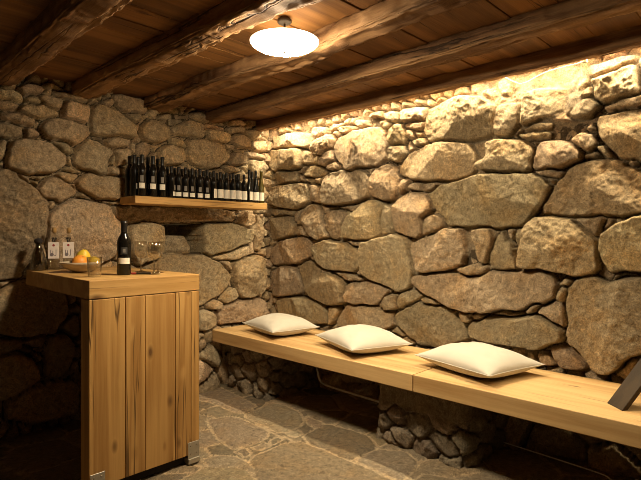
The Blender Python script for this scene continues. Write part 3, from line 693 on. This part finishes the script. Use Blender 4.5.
def bottle_proto(kind):
    H, R, lab, emb, half, mat = {
        'tall': (0.300, 0.031, (0.056, 0.096), (0.104, 0.150), 38, 'bottle'),
        'half': (0.240, 0.0285, (0.016, 0.048), (0.060, 0.098), 40, 'bottle'),
        'broad': (0.236, 0.0270, (0.022, 0.094), None, 66, 'bottle'),
        'slim': (0.282, 0.0270, (0.022, 0.094), None, 60, 'bottle'),
        'olive': (0.282, 0.0270, (0.022, 0.094), None, 66, 'bottle_olive'),
        'table': (0.305, 0.0375, (0.064, 0.098), (0.118, 0.158), 50, 'bottle'),
    }[kind]
    root = thing('wine_bottle', 'dark wine bottle', 'bottle')
    k = H / 0.30; nr = R * 0.40
    if kind in ('slim', 'olive'):
        prof = [(0, 0.002), (R * .85, 0), (R, .005), (R, .36 * H), (R * .93, .48 * H), (R * .62, .66 * H), (R * .44, .80 * H), (nr, .95 * H), (nr * 1.1, .955 * H), (nr * 1.1, .985 * H), (0, .985 * H)]
    else:
        prof = [(0, 0.003), (R * .86, 0), (R, .005), (R, .60 * H), (R * .96, .645 * H), (R * .80, .695 * H), (R * .55, .745 * H), (nr * 1.05, .79 * H), (nr, .94 * H), (nr * 1.1, .945 * H), (nr * 1.1, .985 * H), (0, .985 * H)]
    obj('bottle_body', lathe(prof, 28), M[mat], root, smooth=True)
    obj('capsule', lathe([(nr * 1.13, .80 * H), (nr * 1.10, .93 * H), (nr * 1.2, .945 * H), (nr * 1.2, H), (0, H)], 20), M['capsule' if mat == 'bottle' else mat], root, smooth=True)
    c = -math.pi / 2; w = math.radians(half)
    bm = bmesh.new(); arc_label(bm, R + 0.0006, lab[0], lab[1], c - w, c + w)
    p = obj('label', bm, M['paper'], root, smooth=True)
    if emb:
        bm = bmesh.new(); arc_label(bm, R + 0.0006, emb[0], emb[1], c - w * .55, c + w * .55)
        obj('emblem', bm, M['emblem' if kind != 'table' else 'dark_label'], root, smooth=True)
        if kind == 'table':
            bm = bmesh.new(); arc_label(bm, R + 0.0011, emb[0] + .010, emb[1] - .010, c - w * .22, c + w * .22)
            obj('emblem', bm, M['emblem'], root, smooth=True)
    return root

def copy_tree(o, parent=None):
    c = o.copy(); COL.objects.link(c)
    if parent: c.parent = parent
    for ch in list(o.children): copy_tree(ch, c)
    return c

protos = {}
def put_bottle(kind, x, y, z, rz, label, group):
    if kind not in protos:
        o = protos[kind] = bottle_proto(kind)
    else:
        o = copy_tree(protos[kind])
    o.location = (x, y, z); o.rotation_euler = (0, 0, rz)
    o['label'] = label
    if group: o['group'] = group
    elif 'group' in o.keys(): del o['group']
    return o
FACE = math.radians(-28)
ORD = ['first', 'second', 'third', 'fourth', 'fifth', 'sixth', 'seventh', 'eighth', 'ninth', 'tenth', 'eleventh', 'twelfth']
SHELF_GROUP = 'wine bottles on the wall shelf'
# front row, left to right: kind, x, y, extra turn
tall_front = [(1.700, 3.585, 75, 'plain dark tall wine bottle in the back at the left end of the wall shelf'),
              (1.704, 3.522, 62, 'tall dark wine bottle at the left shelf end, its label turned aside'),
              (1.735, 3.466, 0, 'tall wine bottle with white label band, leftmost labelled one on the shelf'),
              (1.822, 3.470, 0, 'tall wine bottle with white label band, second labelled one on the shelf'),
              (1.897, 3.470, 0, 'tall wine bottle with white label band, third labelled one on the shelf')]
for x, y, rt, lb in tall_front:
    put_bottle('tall', x, y, SHELF_Z, FACE + math.radians(rt), lb, SHELF_GROUP)
for i, (x, y) in enumerate(((1.768, 3.590), (1.828, 3.558), (1.908, 3.560))):
    put_bottle('tall', x, y, SHELF_Z, FACE + math.radians(70), 'tall dark wine bottle behind the white banded ones on the shelf, %s from the left' % ORD[i], SHELF_GROUP)
for i, x in enumerate((1.969, 2.029, 2.088, 2.148, 2.216, 2.281)):
    lb = 'short wine bottle of the shelf middle, %s of its front row%s' % (ORD[i], ', label turned away' if i == 0 else ', small white label')
    put_bottle('half', x, 3.465, SHELF_Z, FACE + math.radians(60 if i == 0 else 0), lb, SHELF_GROUP)
for i, x in enumerate((1.982, 2.044, 2.105, 2.167, 2.231, 2.300)):
    put_bottle('half', x, 3.545, SHELF_Z, FACE + math.radians(75), 'short dark wine bottle of the shelf middle, %s of its back row' % ORD[i], SHELF_GROUP)
for i, x in enumerate((2.344, 2.410, 2.470, 2.534, 2.591, 2.648)):
    lb = 'short wine bottle of the right shelf end, %s of its front row%s' % (ORD[i], ', label turned away' if i == 0 else ', broad white label')
    put_bottle('broad', x, 3.465, SHELF_Z, FACE + math.radians(65 if i == 0 else 0), lb, SHELF_GROUP)
for i, x in enumerate((2.366, 2.430, 2.495, 2.561, 2.624)):
    put_bottle('broad', x, 3.545, SHELF_Z, FACE + math.radians(75), 'short dark wine bottle of the right shelf end, %s of its back row' % ORD[i], SHELF_GROUP)
put_bottle('slim', 2.710, 3.470, SHELF_Z, FACE + math.radians(55), 'slim dark wine bottle, third in front from the right shelf end, label turned aside', SHELF_GROUP)
put_bottle('slim', 2.798, 3.545, SHELF_Z, FACE + math.radians(10), 'slim dark wine bottle behind the last two at the right shelf end', SHELF_GROUP)
put_bottle('slim', 2.776, 3.466, SHELF_Z, FACE, 'slim dark wine bottle with broad white label, second in front from the right shelf end', SHELF_GROUP)
put_bottle('olive', 2.838, 3.470, SHELF_Z, FACE, 'slim olive green wine bottle, last one at the right shelf end', SHELF_GROUP)
put_bottle('table', 1.29, 2.79, COUNTER_Z, math.radians(-25), 'dark wine bottle with narrow white label standing on the counter', None)

# ================================================================ on the counter
Z = COUNTER_Z
def wine_glass(x, y, label):
    t = thing('wine_glass', label, 'wine glass', (x, y, Z), 0, 'wine glasses on the counter')
    prof = [(0, 0), (.034, 0), (.0345, .0015), (.030, .003), (.010, .0055), (.0045, .012), (.0036, .03), (.0036, .075), (.006, .084)]
    obj('stem', lathe(prof + [(0.0, .086)], 28), M['thick'], t, smooth=True)
    bowl = [(0, .0855), (.006, .0845), (.018, .089), (.031, .101), (.0385, .118), (.0400, .133), (.0385, .155), (.0345, .187), (.0338, .187),
            (.0376, .155), (.0390, .133), (.0375, .1185), (.0302, .102), (.0175, .0903), (0, .0868)]
    obj('bowl', lathe(bowl, 36), M['clear'], t, smooth=True)
    return t
wine_glass(1.485, 2.98, 'clear wine glass just right of the counter bottle, farther from the front edge')
wine_glass(1.435, 2.72, 'clear wine glass of the overlapping pair, the nearer one at the counter front')
wine_glass(1.515, 2.825, 'clear wine glass of the overlapping pair, the one standing behind')

t = obj('tumbler', lathe([(0, 0), (.030, 0), (.033, .003), (.0385, .108), (.0375, .108), (.032, .010), (0, .008)], 36), M['clear'], None, (1.115, 2.765, Z), smooth=True)
tag(t, 'clear empty tumbler on the counter corner in front of the fruit bowl', 'glass')

FB = (1.212, 3.20, Z)
t = obj('fruit_bowl', lathe([(0, .004), (.04, 0), (.045, .003), (.062, .010), (.090, .026), (.115, .048), (.125, .062), (.122, .063), (.110, .050), (.086, .030), (.058, .015), (0, .010)], 48), M['ceramic'], None, FB, smooth=True)
tag(t, 'wide cream bowl holding citrus fruit on the counter', 'bowl')

def fruit(name, mat, loc, r, elong, rot, label, cat, group=None):
    bm = bmesh.new()
    prof = []
    for k in range(17):
        a = -math.pi / 2 + math.pi * k / 16
        rr = r * math.cos(a); zz = r * elong * math.sin(a)
        if elong > 1.1: zz += math.copysign(r * 0.16 * max(0, abs(math.sin(a)) - 0.86) / 0.14, zz)
        elif k == 16: zz -= r * 0.05
        prof.append((max(rr, 0) if 0 < k < 16 else 0, zz))
    add_lathe(bm, prof, 24)
    t = thing(name, label, cat, loc, 0, group); t.rotation_euler = rot
    obj('peel', bm, mat, t, smooth=True)
    obj('stem_end', lathe([(0, r * elong * (1.14 if elong > 1.1 else 0.94)), (.004, r * elong * (1.13 if elong > 1.1 else 0.95)), (.003, r * elong * (1.17 if elong > 1.1 else 0.985)), (0, r * elong * (1.18 if elong > 1.1 else 0.99))], 8), M['cork'], t, smooth=True)
    return t
fruit('orange', M['orange'], (FB[0] - 0.022, FB[1] - 0.034, Z + 0.063), 0.044, 0.96, (0.5, 0.3, 0), 'orange in the cream bowl, left of the lemons', 'orange')
fruit('lemon', M['lemon'], (FB[0] + 0.060, FB[1] - 0.028, Z + 0.062), 0.032, 1.25, (1.35, 0.2, 0.6), 'small lemon low at the right side of the cream bowl', 'lemon', 'lemons in the bowl')
fruit('lemon', M['lemon'], (FB[0] + 0.030, FB[1] + 0.054, Z + 0.084), 0.043, 1.2, (0.35, 0.25, -0.5), 'tallest lemon at the back of the fruit in the cream bowl', 'lemon', 'lemons in the bowl')

def tagged_bottle(x, y, label):
    t = thing('spirit_bottle', label, 'bottle', (x, y, Z), math.radians(-24), 'tagged clear spirit bottles')
    # square clear body, slim neck
    bm = bmesh.new()
    def ring(hw, z, e):
        return [bm.verts.new((hw * math.copysign(abs(math.cos(a)) ** e, math.cos(a)), hw * math.copysign(abs(math.sin(a)) ** e, math.sin(a)), z)) for a in [2 * math.pi * k / 32 for k in range(32)]]
    spec = [(.030, .0, .35), (.034, .004, .35), (.034, .115, .35), (.030, .130, .45), (.018, .150, .8), (.0125, .165, 1), (.0115, .225, 1), (.014, .228, 1), (.014, .242, 1),
            (.009, .242, 1), (.0085, .165, 1), (.014, .152, .8), (.027, .128, .45), (.031, .112, .35), (.031, .010, .35), (.025, .008, .35)]
    rings = [ring(*s) for s in spec]
    for a, b in zip(rings, rings[1:]):
        for k in range(32): bm.faces.new((a[k], a[(k + 1) % 32], b[(k + 1) % 32], b[k]))
    bm.faces.new(rings[0][::-1]); bm.faces.new(rings[-1])
    obj('bottle_body', bm, M['clear'], t, smooth=True)
    obj('cork_stopper', lathe([(0, .236), (.0085, .238), (.0095, .243), (.013, .244), (.0135, .272), (.011, .276), (0, .277)], 20), M['cork'], t, smooth=True)
    fy = -0.040
    cord = spline([(0.0, -0.014, .205), (-.013, -.006, .206), (-.010, .010, .207), (0.008, .012, .207), (.013, -.004, .206), (.006, fy * .6, .195), (0, fy + .002, .170)], 6)
    obj('cord', tube(cord, .003, 6), M['cord'], t, smooth=True)
    obj('cord', tube(spline([(-.013, -.006, .206), (-.008, fy * .6, .195), (0, fy + .002, .170)], 6), .003, 6), M['cord'], t, smooth=True)
    card = obj('tag', box((-.032, fy - .0008, .075), (.032, fy + .0008, .180), .0006, 1), M['tag'], t)
    bm = bmesh.new()
    # printed jug and a hooked stroke beside it, a red eyelet above
    for (cx_, cz_, rx, rz) in ((-.010, .100, .011, .011),):
        vsx = [bm.verts.new((cx_ + rx * math.cos(a), fy - .0014, cz_ + rz * math.sin(a))) for a in [2 * math.pi * k / 20 for k in range(20)]]; bm.faces.new(vsx)
    add_box(bm, (-.018, fy - .0016, .106), (-.014, fy - .0012, .130)); add_box(bm, (-.006, fy - .0016, .106), (-.002, fy - .0012, .126))
    add_box(bm, (.012, fy - .0016, .096), (.016, fy - .0012, .132)); add_box(bm, (.004, fy - .0016, .092), (.015, fy - .0012, .096))
    obj('print', bm, M['print'], card)
    bm = bmesh.new(); vsx = [bm.verts.new((.0075 * math.cos(a), fy - .0014, .160 + .0075 * math.sin(a))) for a in [2 * math.pi * k / 20 for k in range(20)]]; bm.faces.new(vsx)
    obj('eyelet', bm, M['red'], card)
    return t
tagged_bottle(1.172, 3.545, 'clear corked bottle with hanging white tag, left one of the pair behind the fruit bowl')
tagged_bottle(1.262, 3.545, 'clear corked bottle with hanging white tag, right one of the pair behind the fruit bowl')

dc = thing('decanter', 'smoky glass decanter with dark stopper at the back left counter corner', 'decanter', (1.078, 3.545, Z))
obj('glass_body', lathe([(0, .003), (.040, 0), (.046, .006), (.044, .05), (.036, .10), (.026, .135), (.018, .15), (.016, .165), (.021, .172), (.019, .174), (.013, .165), (.015, .15), (.023, .133), (.033, .098), (.041, .05), (.042, .01), (0, .008)], 32), M['smoky'], dc, smooth=True)
obj('stopper', lathe([(0, .155), (.012, .158), (.013, .172), (.022, .176), (.026, .190), (.020, .203), (0, .206)], 24), M['cord'], dc, smooth=True)

RIGHT = Vector((0.695, -0.719, 0))
ck = thing('corkscrew', 'small dark corkscrew with red lever lying right of the counter bottle', 'corkscrew', (1.365, 2.755, Z), math.atan2(RIGHT.y, RIGHT.x))
obj('handle', box((-0.02, -.006, 0.001), (.065, .006, .013), .004), M['capsule'], ck)
obj('lever', box((-.048, -.006, .001), (-.016, .006, .012), .003), M['red'], ck)
hel = [(.002 + k * .0012, .012 + .004 * math.cos(k * .9), .008 + .004 * math.sin(k * .9)) for k in range(36)]
obj('screw', tube(hel, .0012, 6), M['steel'], ck, smooth=True)

# ================================================================ cushions
def cushion(x, y, rz, a, b, T, seed, label):
    t = thing('cushion', label, 'cushion', (x, y, SEAT_Z), rz, 'cushions on the bench')
    n = 44
    bm = bmesh.new()
    g = np.linspace(-1, 1, n + 1)
    g = np.sign(g) * np.abs(g) ** 0.8
    def pt(u, v, s):
        e = math.cos(math.pi / 2 * abs(u) ** 1.25) * math.cos(math.pi / 2 * abs(v) ** 1.25)
        e = max(e, 0.0)
        px_ = a * u * (1 - 0.085 * (1 - v * v) * abs(u) ** 3); py_ = b * v * (1 - 0.085 * (1 - u * u) * abs(v) ** 3)
        wr = mnoise.noise(Vector((px_ * 9 + seed, py_ * 9, seed))) * .012 + mnoise.noise(Vector((px_ * 22 + seed, py_ * 22, seed + 5))) * .005
        ear = (abs(u) * abs(v)) ** 2
        mid = 0.060 + 0.006 * ear
        th = e ** 0.52
        if s > 0: z = mid + (T - mid) * th + wr * th
        else: z = mid - mid * min(1, th * 1.12) + max(0, wr) * 0.2 * th
        return (px_, py_, max(z, 0.0005))
    top = [[bm.verts.new(pt(u, v, 1)) for v in g] for u in g]
    bot = [[None] * (n + 1) for _ in g]
    for i, u in enumerate(g):
        for j, v in enumerate(g):
            bot[i][j] = top[i][j] if i in (0, n) or j in (0, n) else bm.verts.new(pt(u, v, -1))
    for i in range(n):
        for j in range(n):
            bm.faces.new((top[i][j], top[i + 1][j], top[i + 1][j + 1], top[i][j + 1]))
            bm.faces.new((bot[i][j], bot[i][j + 1], bot[i + 1][j + 1], bot[i + 1][j]))
    obj('cover', bm, M['linen'], t, smooth=True)
    edge = [pt(u, -1, 1) for u in g] + [pt(1, v, 1) for v in g[1:]] + [pt(u, 1, 1) for u in g[::-1][1:]] + [pt(-1, v, 1) for v in g[::-1][1:]]
    obj('seam', tube(edge, .0028, 6), M['linen'], t, smooth=True)
cushion(2.785, 3.16, math.radians(-12), .215, .265, .150, 1, 'cream linen cushion at the far left end of the bench')
cushion(2.80, 2.30, math.radians(-21), .235, .285, .155, 2, 'cream linen cushion in the middle of the bench')
cushion(2.82, 1.43, math.radians(-14), .235, .285, .152, 3, 'cream linen cushion nearest the camera on the bench')

# ================================================================ stand leaning in at the right edge
st = thing('wooden_stand', 'dark slanting wooden stand on the bench at the right edge', 'stand', (2.66, 0.66, SEAT_Z))
r3 = Vector((0.695, -0.719, 0)); f3 = Vector((0.719, 0.695, 0))
def leg(base, d, L, wv, tv, name):
    d = d.normalized()
    bm = bmesh.new()
    q = [base + wv * s + tv * k for s in (0, 1) for k in (0, 1)]
    # foot cut level with the seat
    lo_ = [bm.verts.new(p) for p in q]; hi_ = [bm.verts.new(p + d * L) for p in q]
    for i, j in ((0, 1), (1, 3), (3, 2), (2, 0)): bm.faces.new((lo_[i], lo_[j], hi_[j], hi_[i]))
    bm.faces.new((lo_[0], lo_[2], lo_[3], lo_[1])); bm.faces.new((hi_[0], hi_[1], hi_[3], hi_[2]))
    bmesh.ops.recalc_face_normals(bm, faces=bm.faces)
    bmesh.ops.bevel(bm, geom=bm.edges[:], offset=.002, segments=2, affect='EDGES')
    return obj(name, bm, M['dark_wood'], st)
A0 = Vector((2.70, 0.706, 0)) - Vector((2.66, 0.66, 0)); B0 = Vector((2.627, 0.624, 0)) - Vector((2.66, 0.66, 0))
up = (r3 * 0.60 + Vector((0, 0, 0.80)))
thick = (f3 * 0.30 + r3 * 0.95).normalized() * 0.035
leg(A0, up, 0.44, B0 - A0, thick, 'leg')
leg(A0 + r3 * 0.46 + f3 * 0.05, (r3 * -0.60 + Vector((0, 0, 0.80))), 0.36, (A0 - B0) * 0.6, thick, 'leg')
cb = bmesh.new(); add_tube(cb, [A0 + r3 * 0.12 + f3 * 0.0 + Vector((0, 0, 0.13)), A0 + r3 * 0.38 + f3 * 0.05 + Vector((0, 0, 0.13))], .010, 10)
obj('crossbar', cb, M['dark_wood'], st)

# ================================================================ cables
c1 = spline([(3.05, 3.02, .30), (3.04, 2.98, .18), (3.03, 2.93, .095), (3.02, 2.80, .075), (3.02, 2.45, .068), (3.01, 2.02, .064)], 8)
tag(obj('cable', tube(c1, .008, 8), M['cable'], smooth=True), 'pale cable running under the bench between its two visible stone piers', 'cable')
c2 = spline([(3.02, 1.36, .035), (3.02, 1.1, .028), (3.0, 0.95, .032), (3.01, 0.80, .020), (2.99, 0.74, .012), (3.0, 0.55, .012)], 8)
tag(obj('cable', tube(c2, .004, 8), M['cable'], smooth=True), 'thin pale cable under the bench right of the middle stone pier', 'cable')
c3 = spline([(3.05, 1.375, 2.29), (3.06, 1.31, 2.245), (3.06, 1.25, 2.225), (3.06, 1.12, 2.262), (3.05, .95, 2.268), (3.05, .91, 2.275)], 8)
hc = thing('loose_wire', 'thin loose wire sagging below the last beam at the top of the wall', 'wire', (3.05, 1.1, 2.25))
obj('wire', tube([p - Vector((3.05, 1.1, 2.25)) for p in c3], .0022, 6), M['cable'], hc, smooth=True)
obj('plug', box((-.008, -.205, .012), (.008, -.185, .032), .003), M['paper'], hc)
